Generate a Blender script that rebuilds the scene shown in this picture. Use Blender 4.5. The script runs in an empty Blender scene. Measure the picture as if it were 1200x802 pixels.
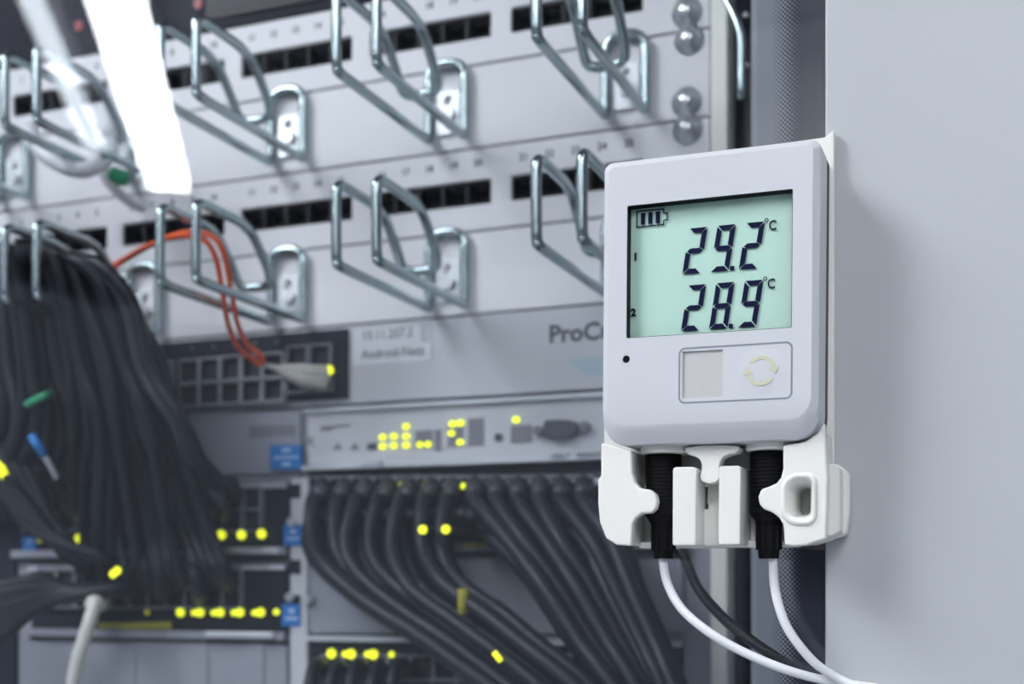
import bpy, bmesh, math, random
from mathutils import Vector, Matrix
random.seed(7)
sc = bpy.context.scene
COL = sc.collection
rad = math.radians

# ------------------------------------------------------------------ camera
CAMZ = 1.30                      # lens height above the floor
YAW = rad(21.5)                  # the rack front is the plane Y = const, the camera is turned to its left
CS, SN = math.cos(YAW), math.sin(YAW)
F = 1500.0                       # focal length in pixels of a 1200 px wide frame
HOR = 685.0                      # picture row of the horizon (the lens is shifted up)
cam_d = bpy.data.cameras.new('camera')
cam = bpy.data.objects.new('camera', cam_d); COL.objects.link(cam)
cam.location = (0, 0, CAMZ)
cam.rotation_euler = (rad(90), 0, YAW)
cam_d.sensor_width = 36; cam_d.lens = 36 * F / 1200
cam_d.shift_y = (HOR - 401) / 1200
cam_d.clip_start = 0.01
cam_d.dof.use_dof = True
cam_d.dof.focus_distance = 0.424
cam_d.dof.aperture_fstop = 9.2
cam_d.dof.aperture_blades = 0
sc.camera = cam

# ------------------------------------------------------------------ world, exposure
w = bpy.data.worlds.new('world'); sc.world = w; w.use_nodes = True
bg = w.node_tree.nodes['Background']
bg.inputs[0].default_value = (0.52, 0.60, 0.76, 1); bg.inputs[1].default_value = 0.38
sc.view_settings.view_transform = 'Standard'; sc.view_settings.look = 'None'
sc.view_settings.exposure = 0.0; sc.view_settings.gamma = 1.0
sc.view_settings.use_curve_mapping = False
sc.cycles.use_denoising = True
sc.cycles.transparent_max_bounces = 24

LAMP_TUBE, LAMP_DIM, LAMP_KEY, LAMP_FILL, LAMP_BACK = 36.0, 8.0, 22.0, 3.8, 12.0  # first two are the mirrored tubes, the rest are added lights

# ------------------------------------------------------------------ helpers
def P(px, py, Y):
    """picture point -> world point on the plane Y"""
    r = (px - 600) / F
    k = Y / (SN * r + CS)
    return Vector(((CS * r - SN) * k, Y, CAMZ + (HOR - py) / F * k))

def Pd(px, py, d):
    r = (px - 600) / F * d
    return Vector((CS * r - SN * d, SN * r + CS * d, CAMZ + (HOR - py) / F * d))

MATS = {}
def mat(name, col, rough=0.5, metal=0.0, var=0.06, scale=60, bump=0.0, emit=0, spec=0.5, coat=0.0):
    m = bpy.data.materials.new(name); m.use_nodes = True
    nt = m.node_tree; b = nt.nodes['Principled BSDF']
    b.inputs['Roughness'].default_value = rough
    b.inputs['Metallic'].default_value = metal
    b.inputs['Specular IOR Level'].default_value = spec
    b.inputs['Coat Weight'].default_value = coat
    tc = nt.nodes.new('ShaderNodeTexCoord'); nz = nt.nodes.new('ShaderNodeTexNoise')
    nz.inputs['Scale'].default_value = scale; nz.inputs['Detail'].default_value = 4
    nt.links.new(tc.outputs['Object'], nz.inputs['Vector'])
    mx = nt.nodes.new('ShaderNodeMix'); mx.data_type = 'RGBA'
    c0 = [max(0, c * (1 - var)) for c in col]; c1 = [min(1, c * (1 + var)) for c in col]
    mx.inputs[6].default_value = (*c0, 1); mx.inputs[7].default_value = (*c1, 1)
    nt.links.new(nz.outputs['Fac'], mx.inputs[0]); nt.links.new(mx.outputs[2], b.inputs['Base Color'])
    if bump:
        bp = nt.nodes.new('ShaderNodeBump'); bp.inputs['Strength'].default_value = bump; bp.inputs['Distance'].default_value = 0.0006
        nt.links.new(nz.outputs['Fac'], bp.inputs['Height']); nt.links.new(bp.outputs['Normal'], b.inputs['Normal'])
    if emit:
        b.inputs['Emission Color'].default_value = (*col, 1); b.inputs['Emission Strength'].default_value = emit
    MATS[name] = m
    return m

M_shell = mat('white_plastic', (0.60, 0.62, 0.665), 0.34, var=0.015, scale=30)
M_holder = mat('warm_white_plastic', (0.80, 0.80, 0.775), 0.4, var=0.02, scale=40)
M_seamshade = mat('seam_shade_grey', (0.07, 0.075, 0.085), 0.7)  # dark tone for the shadow in the logger's seam
M_line = mat('grey_print', (0.23, 0.25, 0.31), 0.6)
M_arrow = mat('pale_yellow_print', (0.60, 0.61, 0.45), 0.5, var=0.02)
M_stick = mat('pale_sticker', (0.52, 0.52, 0.53), 0.6, var=0.06, scale=500)
M_lcd = mat('lcd_glass', (0.45, 0.68, 0.595), 0.45, var=0.03, scale=25)
M_seg = mat('lcd_segment', (0.006, 0.008, 0.040), 0.6, spec=0.08)
M_black = mat('black_plastic', (0.005, 0.005, 0.0065), 0.55, spec=0.16)
M_lead = mat('white_cable_sheath', (0.80, 0.82, 0.87), 0.35, var=0.02)
M_panelwhite = mat('white_powder_coat', (0.46, 0.485, 0.515), 0.42, var=0.02, scale=12, bump=0.0)
M_grey = mat('light_grey_paint', (0.80, 0.80, 0.83), 0.45, var=0.04, scale=25)
M_grey2 = mat('blue_grey_paint', (0.55, 0.56, 0.60), 0.45, var=0.06, scale=25)
M_grey3 = mat('chassis_grey_paint', (0.30, 0.31, 0.355), 0.45, var=0.06, scale=30)
M_dark = mat('dark_slate_paint', (0.018, 0.019, 0.030), 0.6, var=0.15, scale=40, spec=0.15)
M_darker = mat('black_port_plastic', (0.012, 0.013, 0.020), 0.55)
M_jack = mat('jack_grey_plastic', (0.20, 0.205, 0.23), 0.5)
M_print = mat('dark_print', (0.075, 0.08, 0.105), 0.6)
M_zinc = mat('zinc_wire', (0.44, 0.525, 0.545), 0.22, metal=0.95, var=0.1, scale=200)
M_bolt = mat('bright_steel', (0.70, 0.72, 0.75), 0.32, metal=0.9)
M_lip = mat('bare_aluminium', (0.62, 0.65, 0.69), 0.5, metal=0.7)
M_post = mat('cream_paint', (0.92, 0.92, 0.86), 0.5, var=0.02)
M_cable = mat('black_cable_sheath', (0.011, 0.0125, 0.020), 0.46, var=0.2, scale=100, spec=0.32)
M_cable2 = mat('faded_cable_sheath', (0.028, 0.031, 0.042), 0.42, var=0.2, scale=100)
M_boot = mat('grey_black_boot', (0.022, 0.024, 0.032), 0.5)
M_orange = mat('orange_fibre_sheath', (0.80, 0.115, 0.03), 0.45, var=0.05)
M_beige = mat('grey_beige_plug', (0.50, 0.49, 0.45), 0.5)
M_label = mat('white_label', (0.72, 0.74, 0.78), 0.6, var=0.02)
M_blue = mat('blue_label', (0.015, 0.17, 0.50), 0.55)
M_bluew = mat('blue_label_print', (0.40, 0.55, 0.78), 0.6)
M_yel = mat('yellow_label', (0.32, 0.29, 0.02), 0.6)
M_green = mat('green_plastic', (0.03, 0.33, 0.16), 0.5)
M_cyan = mat('pale_blue_print', (0.42, 0.53, 0.60), 0.6)
M_led = mat('lit_led', (0.80, 0.86, 0.02), 0.4, emit=1.35)
M_leddim = mat('dim_led', (0.45, 0.45, 0.02), 0.4, emit=0.5)
M_ledw = mat('white_led', (0.8, 0.9, 0.9), 0.4, emit=0.7)
M_ledr = mat('red_led', (0.3, 0.01, 0.03), 0.4, emit=0.08)
M_tube = mat('lit_tube', (0.93, 0.97, 1.0), 0.5, emit=LAMP_TUBE)
M_tubed = mat('dim_tube', (0.85, 0.92, 1.0), 0.5, emit=LAMP_DIM)
M_lpanel = mat('lit_key_panel', (0.95, 0.97, 1.0), 0.5, emit=LAMP_KEY)
M_lfill = mat('lit_fill_panel', (0.95, 0.97, 1.0), 0.5, emit=LAMP_FILL)
M_lback = mat('lit_wall_wash_panel', (0.95, 0.97, 1.0), 0.5, emit=LAMP_BACK)
M_ceil = mat('ceiling_paint', (0.10, 0.105, 0.12), 0.8)
M_floor = mat('grey_floor', (0.45, 0.46, 0.48), 0.6)
M_inner = mat('cabinet_steel', (0.30, 0.315, 0.37), 0.5, var=0.08, scale=8)

def glass_mat():
    m = bpy.data.materials.new('clear_glass'); m.use_nodes = True
    nt = m.node_tree; nt.nodes.clear()
    N = nt.nodes.new; L = nt.links.new
    out = N('ShaderNodeOutputMaterial'); mix = N('ShaderNodeMixShader'); tr = N('ShaderNodeBsdfTransparent'); gl = N('ShaderNodeBsdfGlossy')
    tr.inputs[0].default_value = (0.955, 0.965, 0.975, 1)
    gl.inputs['Roughness'].default_value = 0.0; gl.inputs[0].default_value = (1, 1, 1, 1)
    ge = N('ShaderNodeNewGeometry'); dt = N('ShaderNodeVectorMath'); dt.operation = 'DOT_PRODUCT'
    L(ge.outputs['Normal'], dt.inputs[0]); L(ge.outputs['Incoming'], dt.inputs[1])
    def mth(op, a, b=None):
        n = N('ShaderNodeMath'); n.operation = op
        for i, v in enumerate((a, b)):
            if v is None: continue
            if isinstance(v, (int, float)): n.inputs[i].default_value = v
            else: L(v, n.inputs[i])
        return n.outputs[0]
    c = mth('ABSOLUTE', dt.outputs['Value'])
    s = mth('POWER', mth('SUBTRACT', 1.0, c), 5.0)
    r = mth('ADD', mth('MULTIPLY', s, 0.95), 0.05)
    L(r, mix.inputs[0]); L(tr.outputs[0], mix.inputs[1]); L(gl.outputs[0], mix.inputs[2]); L(mix.outputs[0], out.inputs[0])
    return m
M_glass = glass_mat()

def frit_mat(x0, x1):
    """halftone print on the glass edge: dots that grow from x0 until they close at x1"""
    m = bpy.data.materials.new('frit_dots'); m.use_nodes = True
    nt = m.node_tree; nt.nodes.clear(); N = nt.nodes.new; L = nt.links.new
    out = N('ShaderNodeOutputMaterial'); mix = N('ShaderNodeMixShader'); tr = N('ShaderNodeBsdfTransparent')
    pb = N('ShaderNodeBsdfPrincipled'); pb.inputs['Base Color'].default_value = (0.030, 0.033, 0.052, 1); pb.inputs['Roughness'].default_value = 0.35
    tc = N('ShaderNodeTexCoord'); sp = N('ShaderNodeSeparateXYZ'); L(tc.outputs['Object'], sp.inputs[0])
    def mth(op, a, b=None, c=None):
        n = N('ShaderNodeMath'); n.operation = op
        for i, v in enumerate((a, b, c)):
            if v is None: continue
            if isinstance(v, (int, float)): n.inputs[i].default_value = v
            else: L(v, n.inputs[i])
        return n.outputs[0]
    p = 0.00115
    u = mth('DIVIDE', mth('ADD', sp.outputs['X'], sp.outputs['Z']), p * 1.414)
    v = mth('DIVIDE', mth('SUBTRACT', sp.outputs['X'], sp.outputs['Z']), p * 1.414)
    fu = mth('SUBTRACT', mth('FRACT', u), 0.5); fv = mth('SUBTRACT', mth('FRACT', v), 0.5)
    d = mth('SQRT', mth('ADD', mth('MULTIPLY', fu, fu), mth('MULTIPLY', fv, fv)))
    t = mth('DIVIDE', mth('SUBTRACT', sp.outputs['X'], x0), x1 - x0)
    r = mth('ADD', mth('MULTIPLY', t, 0.55), 0.20)
    a = mth('LESS_THAN', d, r)
    L(a, mix.inputs[0]); L(tr.outputs[0], mix.inputs[1]); L(pb.outputs[0], mix.inputs[2]); L(mix.outputs[0], out.inputs[0])
    return m

WL = {}
def meta(o, label=None, cat=None, group=None, kind=None):
    if label: o['label'] = label
    if cat: o['category'] = cat
    if group: o['group'] = group
    if kind: o['kind'] = kind
    return o

def thing(name, label, cat, loc, group=None, kind=None):
    o = bpy.data.objects.new(name, None); COL.objects.link(o); o.empty_display_size = 0.01
    o.location = loc; WL[o.name] = Vector(loc)
    return meta(o, label, cat, group, kind)

def link(name, me, m, parent=None, bevel=0, smooth=False, loc=None, segs=2, angle=35):
    o = bpy.data.objects.new(name, me); COL.objects.link(o)
    if m and not me.materials: me.materials.append(m)
    if smooth: me.polygons.foreach_set('use_smooth', [True] * len(me.polygons))
    if parent is not None:
        o.parent = parent
        base = WL[parent.name]
    else:
        base = Vector((0, 0, 0))
    if loc is None:                # mesh given in world coordinates: bring it to the parent's frame
        me.transform(Matrix.Translation(-base)); WL[o.name] = base.copy()
    else:
        o.location = Vector(loc) - base; WL[o.name] = Vector(loc)
    if bevel:
        md = o.modifiers.new('bevel', 'BEVEL'); md.width = bevel; md.segments = segs; md.limit_method = 'ANGLE'; md.angle_limit = rad(angle)
        md.harden_normals = False
    return o

def mesh(verts, faces, recalc=True):
    me = bpy.data.meshes.new('m'); me.from_pydata([tuple(v) for v in verts], [], faces)
    if recalc:
        bm = bmesh.new(); bm.from_mesh(me); bmesh.ops.recalc_face_normals(bm, faces=bm.faces); bm.to_mesh(me); bm.free()
    me.update(); return me

class MB:
    def __init__(s): s.v = []; s.f = []
    def box(s, x0, x1, y0, y1, z0, z1):
        n = len(s.v)
        s.v += [(x, y, z) for x in (x0, x1) for y in (y0, y1) for z in (z0, z1)]
        s.f += [tuple(n + i for i in q) for q in ((0, 1, 3, 2), (4, 6, 7, 5), (0, 4, 5, 1), (2, 3, 7, 6), (0, 2, 6, 4), (1, 5, 7, 3))]
        return s
    def add(s, vs, fs):
        n = len(s.v); s.v += [tuple(v) for v in vs]; s.f += [tuple(n + i for i in q) for q in fs]; return s
    def disc(s, c, r, depth, n=14):
        """short cylinder facing -Y, front at c.y"""
        k = len(s.v)
        for y in (c[1], c[1] + depth):
            s.v += [(c[0] + r * math.cos(2 * math.pi * i / n), y, c[2] + r * math.sin(2 * math.pi * i / n)) for i in range(n)]
        s.f += [tuple(range(k, k + n)), tuple(range(k + n, k + 2 * n))[::-1]] + [(k + i, k + (i + 1) % n, k + n + (i + 1) % n, k + n + i) for i in range(n)]
        return s
    def me(s): return mesh(s.v, s.f)

def rrect(x0, x1, z0, z1, r, n=6):
    rs = r if isinstance(r, (tuple, list)) else (r,) * 4       # bl, br, tr, tl
    out = []
    for (cx, cz, a0, rr) in ((x0 + rs[0], z0 + rs[0], 180, rs[0]), (x1 - rs[1], z0 + rs[1], 270, rs[1]), (x1 - rs[2], z1 - rs[2], 0, rs[2]), (x0 + rs[3], z1 - rs[3], 90, rs[3])):
        for i in range(n + 1):
            a = rad(a0 + 90 * i / n); out.append((cx + rr * math.cos(a), cz + rr * math.sin(a)))
    return out

def fill(loops):
    """triangulate a flat outline with holes; returns triangles over the concatenated loops"""
    bm = bmesh.new(); es = []; vs = []
    for lp in loops:
        a = [bm.verts.new((x, 0, z)) for x, z in lp]
        vs += a
        es += [bm.edges.new((a[i], a[(i + 1) % len(a)])) for i in range(len(a))]
    bm.verts.index_update()
    bmesh.ops.triangle_fill(bm, use_beauty=True, use_dissolve=False, edges=es, normal=(0, -1, 0))
    tr = [tuple(v.index for v in f.verts) for f in bm.faces]
    bm.free(); return tr

def plate(outer, holes, y0, y1):
    loops = [outer] + list(holes); tr = fill(loops)
    fl = [p for lp in loops for p in lp]; n = len(fl)
    v = [(x, y0, z) for x, z in fl] + [(x, y1, z) for x, z in fl]
    f = list(tr) + [tuple(i + n for i in t[::-1]) for t in tr]
    k = 0
    for lp in loops:
        m = len(lp)
        f += [(k + i, k + (i + 1) % m, n + k + (i + 1) % m, n + k + i) for i in range(m)]
        k += m
    return mesh(v, f)

def pxpoly(pts, Y):
    return [(p.x, p.z) for p in (P(x, y, Y) for x, y in pts)]

def smoothpoly(pts, it=2):
    """round an outline's corners (Chaikin)"""
    for _ in range(it):
        q = []
        for i in range(len(pts)):
            a, b = Vector(pts[i]), Vector(pts[(i + 1) % len(pts)])
            q += [tuple(a.lerp(b, .25)), tuple(a.lerp(b, .75))]
        pts = q
    return pts

def catmull(pts, n=8):
    pts = [Vector(p) for p in pts]
    e = [pts[0] * 2 - pts[1]] + pts + [pts[-1] * 2 - pts[-2]]
    out = []
    for i in range(1, len(e) - 2):
        a, b, c, d = e[i - 1], e[i], e[i + 1], e[i + 2]
        for k in range(n):
            t = k / n
            out.append(0.5 * ((2 * b) + (c - a) * t + (2 * a - 5 * b + 4 * c - d) * t * t + (3 * b - a - 3 * c + d) * t ** 3))
    out.append(pts[-1].copy()); return out

def tube_me(path, r, seg=10, closed=False, flat=1.0):
    n = len(path); vs = []; fs = []
    rr = r if isinstance(r, (list, tuple)) else [r] * n
    tg = [(path[(i + 1) % n] - path[i - 1] if closed else path[min(i + 1, n - 1)] - path[max(i - 1, 0)]).normalized() for i in range(n)]
    up = Vector((0, 0, 1)) if abs(tg[0].z) < 0.9 else Vector((0, 1, 0))
    nrm = (up - tg[0] * up.dot(tg[0])).normalized()
    for i in range(n):
        nrm = nrm - tg[i] * nrm.dot(tg[i])
        nrm = nrm.normalized() if nrm.length > 1e-6 else tg[i].orthogonal().normalized()
        b = tg[i].cross(nrm)
        for k in range(seg):
            a = 2 * math.pi * k / seg
            vs.append(path[i] + nrm * math.cos(a) * rr[i] + b * math.sin(a) * rr[i] * flat)
    m = n if closed else n - 1
    for i in range(m):
        for k in range(seg):
            j = (i + 1) % n
            fs.append((i * seg + k, i * seg + (k + 1) % seg, j * seg + (k + 1) % seg, j * seg + k))
    if not closed:
        fs.append(tuple(range(seg))[::-1]); fs.append(tuple((n - 1) * seg + k for k in range(seg)))
    me = mesh(vs, fs); me.polygons.foreach_set('use_smooth', [True] * len(me.polygons)); return me

def lathe_me(profile, c, seg=28):
    """profile [(r, z)] turned about a vertical axis through c"""
    vs = []; fs = []
    for r, z in profile:
        vs += [(c[0] + r * math.cos(2 * math.pi * k / seg), c[1] + r * math.sin(2 * math.pi * k / seg), z) for k in range(seg)]
    for i in range(len(profile) - 1):
        fs += [(i * seg + k, i * seg + (k + 1) % seg, (i + 1) * seg + (k + 1) % seg, (i + 1) * seg + k) for k in range(seg)]
    fs.append(tuple(range(seg))); fs.append(tuple((len(profile) - 1) * seg + k for k in range(seg)))
    return mesh(vs, fs)

def text_me(s, size, at, align='LEFT', thick=0.00008, bold=0.0, sx=1.0):
    cu = bpy.data.curves.new('t', 'FONT'); cu.body = s; cu.size = size; cu.align_x = align; cu.extrude = thick; cu.resolution_u = 3
    cu.offset = bold
    o = bpy.data.objects.new('t', cu); COL.objects.link(o)
    me = bpy.data.meshes.new_from_object(o.evaluated_get(bpy.context.evaluated_depsgraph_get()))
    COL.objects.unlink(o); bpy.data.objects.remove(o)
    me.transform(Matrix.Translation(Vector(at)) @ Matrix.Rotation(rad(90), 4, 'X') @ Matrix.Diagonal((sx, 1, 1, 1)))
    me.materials.clear()
    return me

# ================================================================== the setting
YG = 0.450                        # outer face of the door glass
link('floor', MB().box(-4, 3, -4, 3, -0.05, 0).me(), M_floor)['kind'] = 'structure'
link('ceiling', MB().box(-4, 3, -4, 3, CAMZ + 1.3, CAMZ + 1.35).me(), M_ceil)['kind'] = 'structure'

wb = link('wall_reflector', MB().box(-.59, 1.6, -2.2, -2.1, 0, CAMZ + 1.3).me(), M_holder); wb['kind'] = 'structure'  # unseen wall segment, added so its reflection lightens the glass edge
link('dark_lower_panel', MB().box(-.59, 1.6, -2.1, -2.09, 0, CAMZ + .42).me(), M_dark, wb)  # added to keep the lower part of that reflection dark
XF = P(967, 400, 0.449).x
door = thing('door_1', None, None, (XF, YG, 0.05), kind='structure')
link('door_frame', MB().box(XF, 0.62, 0.449, 0.478, 0.05, 2.15).me(), M_panelwhite, door, bevel=0.0008)
link('glass_pane', MB().box(-0.98, XF - 0.0002, YG, YG + 0.004, 0.06, 2.12).me(), M_glass, door)
XD0 = P(912, 400, YG + .0046).x
link('frit_print', MB().box(XD0 - 0.002, XF, YG + 0.0043, YG + 0.0046, 0.06, 2.12).me(), None, door, loc=(0, 0, 0)).data.materials.append(frit_mat(XD0, P(947, 400, YG + .0046).x))

YR = 0.63                         # front plane of the rack
# rack post (cream), the steel beside it, and the cabinet side profile
XP0, XP1 = P(833, 300, YR).x, P(853, 300, YR).x
link('trim_1', MB().box(XP0, XP1, YR - 0.001, YR + 0.03, 0.02, 2.1).me(), M_post, bevel=0.001)['kind'] = 'structure'
t2 = link('trim_2', MB().box(XP1 + 0.0005, P(886, 300, 0.645).x, 0.645, 0.66, 0.02, 2.1).me(), M_dark)
t2['kind'] = 'structure'
link('trim_3', MB().box(P(879, 300, 0.60).x, -0.062, 0.60, 0.655, 0.02, 2.1).me(), M_inner, bevel=0.003)['kind'] = 'structure'
link('trim_4', MB().box(XP0 - 0.512, XP0 - 0.485, YR - 0.001, YR + 0.03, 0.02, 2.1).me(), M_post, bevel=0.001)['kind'] = 'structure'
XL, XR = XP0 - 0.4835, XP0 - 0.0006     # rack opening
for i, (px, py) in enumerate(((874, 18), (875, 77))):
    c = P(px, py, 0.6435)
    link('screw', MB().disc((c.x, 0.6425, c.z), 0.0014, 0.003).me(), M_bolt, t2, smooth=False)

# ================================================================== rack units
U = 0.04445
ZT = [CAMZ + 0.3224 - U * i for i in range(-1, 8)]      # ZT[i] top edge of the i-th unit (0 = dark switch)
GAP = 0.0005

def unit(name, label, cat, top, bottom, m, depth=0.22, holes=(), front=YR, body=True, group=None):
    t = thing(name, label, cat, ((XL + XR) / 2, YR + 0.1, bottom), group)
    link('faceplate', plate([(XL, bottom + GAP), (XR, bottom + GAP), (XR, top - GAP), (XL, top - GAP)], holes, front, front + 0.002), m, t, bevel=0.0005, segs=1)
    if body:
        link('housing', MB().box(XL + 0.012, XR - 0.012, YR + 0.016 if holes else YR + 0.0022, YR + depth, bottom + 0.0015, top - 0.0015).me(), M_dark, t)
    return t

def dome(t, px, py):
    c = P(px, py, YR)
    prof = [(0.0078, 0), (0.0078, .0007), (0.0058, .0009), (0.0052, .0026), (0.0036, .0044), (0.0015, .0052)]
    vs = []; fs = []; n = 18
    for r, h in prof: vs += [(c.x + r * math.cos(2 * math.pi * k / n), YR - h, c.z + r * math.sin(2 * math.pi * k / n)) for k in range(n)]
    for i in range(len(prof) - 1): fs += [(i * n + k, i * n + (k + 1) % n, (i + 1) * n + (k + 1) % n, (i + 1) * n + k) for k in range(n)]
    fs.append(tuple((len(prof) - 1) * n + k for k in range(n)))
    link('mounting_screw', mesh(vs, fs), M_bolt, t, smooth=True)

def led(parent, px, py, Y, r=0.0023, m=None, wide=1.0, deep=.0012):
    c = P(px, py, Y)
    me = MB().disc((0, 0, 0), r, .0012, 12).me(); me.transform(Matrix.Diagonal((wide, 1, 1, 1)))
    if deep > .002:                                    # added dark stem, brings the lamp forward past the cables
        link('added_stem', MB().disc((c.x, Y + .0009, c.z), r * .8, deep - .001, 10).me(), M_darker, parent)
    return link('indicator_light', me, m or M_led, parent, loc=(c.x, Y - 0.0002, c.z))

# --- dark unit along the top
sw0 = unit('rack_server', 'dark slate rack unit with small lights above the upper row of numbered ports', 'server', ZT[0], ZT[1], M_dark)
for px, py, m, r in ((253, 3, M_leddim, .0022), (232, 4, M_ledr, .0030), (275, 3, M_ledw, .0012), (92, 30, M_ledr, .003)):
    led(sw0, px, py, YR - 0.001, r, m)
c = P(330, -4, YR); link('grille', MB().box(c.x - .05, c.x + .09, YR - .0015, YR, c.z - .006, c.z + .008).me(), M_darker, sw0)

# --- patch panels with 25 numbered ports in five groups
GX = [-0.2496 + 0.0009 - 0.0837 * i for i in range(5)]       # left edge of each group
PITCH = 0.0144
def patch_panel(label, top):
    bot = top - U
    z0, z1 = top - 0.0304, top - 0.0172
    holes = []
    for gx in GX: holes.append([(gx, z0), (gx + 5 * PITCH, z0), (gx + 5 * PITCH, z1), (gx, z1)])
    t = unit('patch_bay', label, 'patch panel', top, bot, M_grey, holes=holes)
    # a port: five-sided dark well with a latch notch and contact tongue
    b = MB(); wv, hv = PITCH / 2 - 0.0002, (z1 - z0) / 2 - 0.0001
    o = [(-wv, -hv), (wv, -hv), (wv, hv), (-wv, hv)]; iw = wv - 0.0007; ih = hv - 0.0012
    q = [(-iw, -ih), (iw, -ih), (iw, ih), (-iw, ih)]
    vs = [(x, 0, z) for x, z in o] + [(x, 0, z) for x, z in q] + [(x, .011, z) for x, z in q]
    fs = [(i, (i + 1) % 4, 4 + (i + 1) % 4, 4 + i) for i in range(4)] + [(4 + i, 4 + (i + 1) % 4, 8 + (i + 1) % 4, 8 + i) for i in range(4)] + [(8, 9, 10, 11)]
    b.add(vs, fs); b.box(-.003, .003, .003, .008, ih - .0022, ih - .0012)
    pm = b.me(); pm.materials.append(M_darker)
    k = 25
    for gx in GX:
        for j in range(4, -1, -1):
            link('port', pm, None, t, loc=(gx + (j + .5) * PITCH, YR + 0.0016, (z0 + z1) / 2))
            link('port_number', text_me(str(k), 0.0052, (gx + (j + .5) * PITCH, YR - 0.0001, top - 0.0098), 'CENTER', bold=0.00012), M_print, t)
            k -= 1
    return t
pa = patch_panel('light grey 25-port patch panel in the topmost row under the dark unit', ZT[1])
pb = patch_panel('light grey 25-port patch panel between the two rows of wire rings', ZT[3])

# --- ring panels
def ring_path():
    w2 = 0.0105; zb, zt = 0.0, 0.0385
    L = 0.1045
    right = [(w2, -0.0035, zt - 0.010), (w2, -0.0035, zb + 0.006), (w2, -0.0042, zb + 0.0012), (w2, -0.008, zb), (w2, -0.05, zb), (w2, -L + 0.006, zb + .0002),
             (w2, -L + 0.001, zb + 0.0022), (w2, -L, zb + 0.007), (w2, -L, zt - 0.007), (w2, -L + 0.001, zt - 0.0022), (w2, -L + 0.006, zt), (w2, -0.085, zt),
             (w2, -0.066, zt - 0.0005), (w2, -0.056, zt - 0.0035), (w2, -0.048, zt - 0.010), (w2, -0.041, zt - 0.0175), (w2 - 0.0002, -0.0385, zt - 0.0212), (w2 * .86, -0.0362, zt - 0.0248), (w2 * .45, -0.0350, zt - 0.0262)]
    left = [(-x, y, z) for x, y, z in right][::-1]
    arch = [(-w2, -0.0035, zt - 0.006), (-w2 * .82, -0.0035, zt - 0.001), (-w2 * .35, -0.0035, zt + 0.0015), (w2 * .35, -0.0035, zt + 0.0015), (w2 * .82, -0.0035, zt - 0.001), (w2, -0.0035, zt - 0.006)]
    return [Vector(p) for p in right + left + arch]
def resample_closed(pts, n=4):
    m = len(pts); out = []
    for i in range(m):
        a, b, c, d = pts[i - 1], pts[i], pts[(i + 1) % m], pts[(i + 2) % m]
        for k in range(n):
            t = k / n
            out.append(0.5 * ((2 * b) + (c - a) * t + (2 * a - 5 * b + 4 * c - d) * t * t + (3 * b - a - 3 * c + d) * t ** 3))
    return out
RING = tube_me(resample_closed(ring_path()), 0.00255, 10, closed=True); RING.materials.append(M_zinc)
PLT = plate(rrect(-0.0068, 0.0068, 0.0030, 0.0262, 0.002, 3), [rrect(-0.0022, 0.0022, 0.0175, 0.0235, 0.0021, 3)], -0.0022, -0.0004); PLT.materials.append(mat('plate_steel', (.60, .63, .66), .42, metal=.9))
SCR = MB().disc((0, -0.0048, 0.0135), 0.0042, 0.0025, 12).disc((0.003, -0.0040, 0.0065), 0.002, 0.002, 8).me(); SCR.materials.append(M_bolt)
RX = [-0.185, -0.2845, -0.3835, -0.4815, -0.580]
def ring_panel(label, top, holez):
    t = unit('ring_panel', label, 'cable manager', top, top - U, M_grey)
    for x in RX:
        r = link('cable_ring', RING, None, t, loc=(x, YR, holez))
        link('mounting_plate', PLT, None, r, loc=(x, YR, holez))
        link('plate_screw', SCR, None, r, loc=(x, YR, holez))
    return t
ra = ring_panel('pale grey panel with five long wire rings, upper of the two ring rows', ZT[2], CAMZ + 0.2395)
rb = ring_panel('pale grey panel with wire rings holding the black bundle and orange fibres', ZT[4], CAMZ + 0.1490)
for t, px, py in ((pa, 805, 15), (ra, 808, 47), (ra, 805, 120), (pb, 806, 152)): dome(t, px, py)

# --- grey switch with brand, labels and 24 ports at the left
def jack_me(wd, ht, dep=0.004):
    """proud socket: frame with a real well and a latch notch"""
    a, h = wd / 2, ht / 2; i, g = a - 0.0012, h - 0.0012
    o = [(-a, -h), (a, -h), (a, h), (-a, h)]; q = [(-i, -g), (i, -g), (i, g), (-i, g)]
    vs = [(x, -dep, z) for x, z in o] + [(x, -dep, z) for x, z in q] + [(x, -0.0002, z) for x, z in q] + [(x, 0, z) for x, z in o]
    fs = [(k, (k + 1) % 4, 4 + (k + 1) % 4, 4 + k) for k in range(4)] + [(4 + k, 4 + (k + 1) % 4, 8 + (k + 1) % 4, 8 + k) for k in range(4)] + [(8, 9, 10, 11)] + [(12 + k, 12 + (k + 1) % 4, (k + 1) % 4, k) for k in range(4)]
    me = mesh(vs, fs, recalc=False); me.materials.append(M_jack); me.materials.append(M_darker)
    for p in me.polygons: p.material_index = 1 if p.index >= 4 and p.index < 9 else 0
    bm = bmesh.new(); bm.from_mesh(me); bmesh.ops.recalc_face_normals(bm, faces=bm.faces); bm.to_mesh(me); bm.free()
    return me
JACK = jack_me(0.0138, 0.0138)

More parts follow.
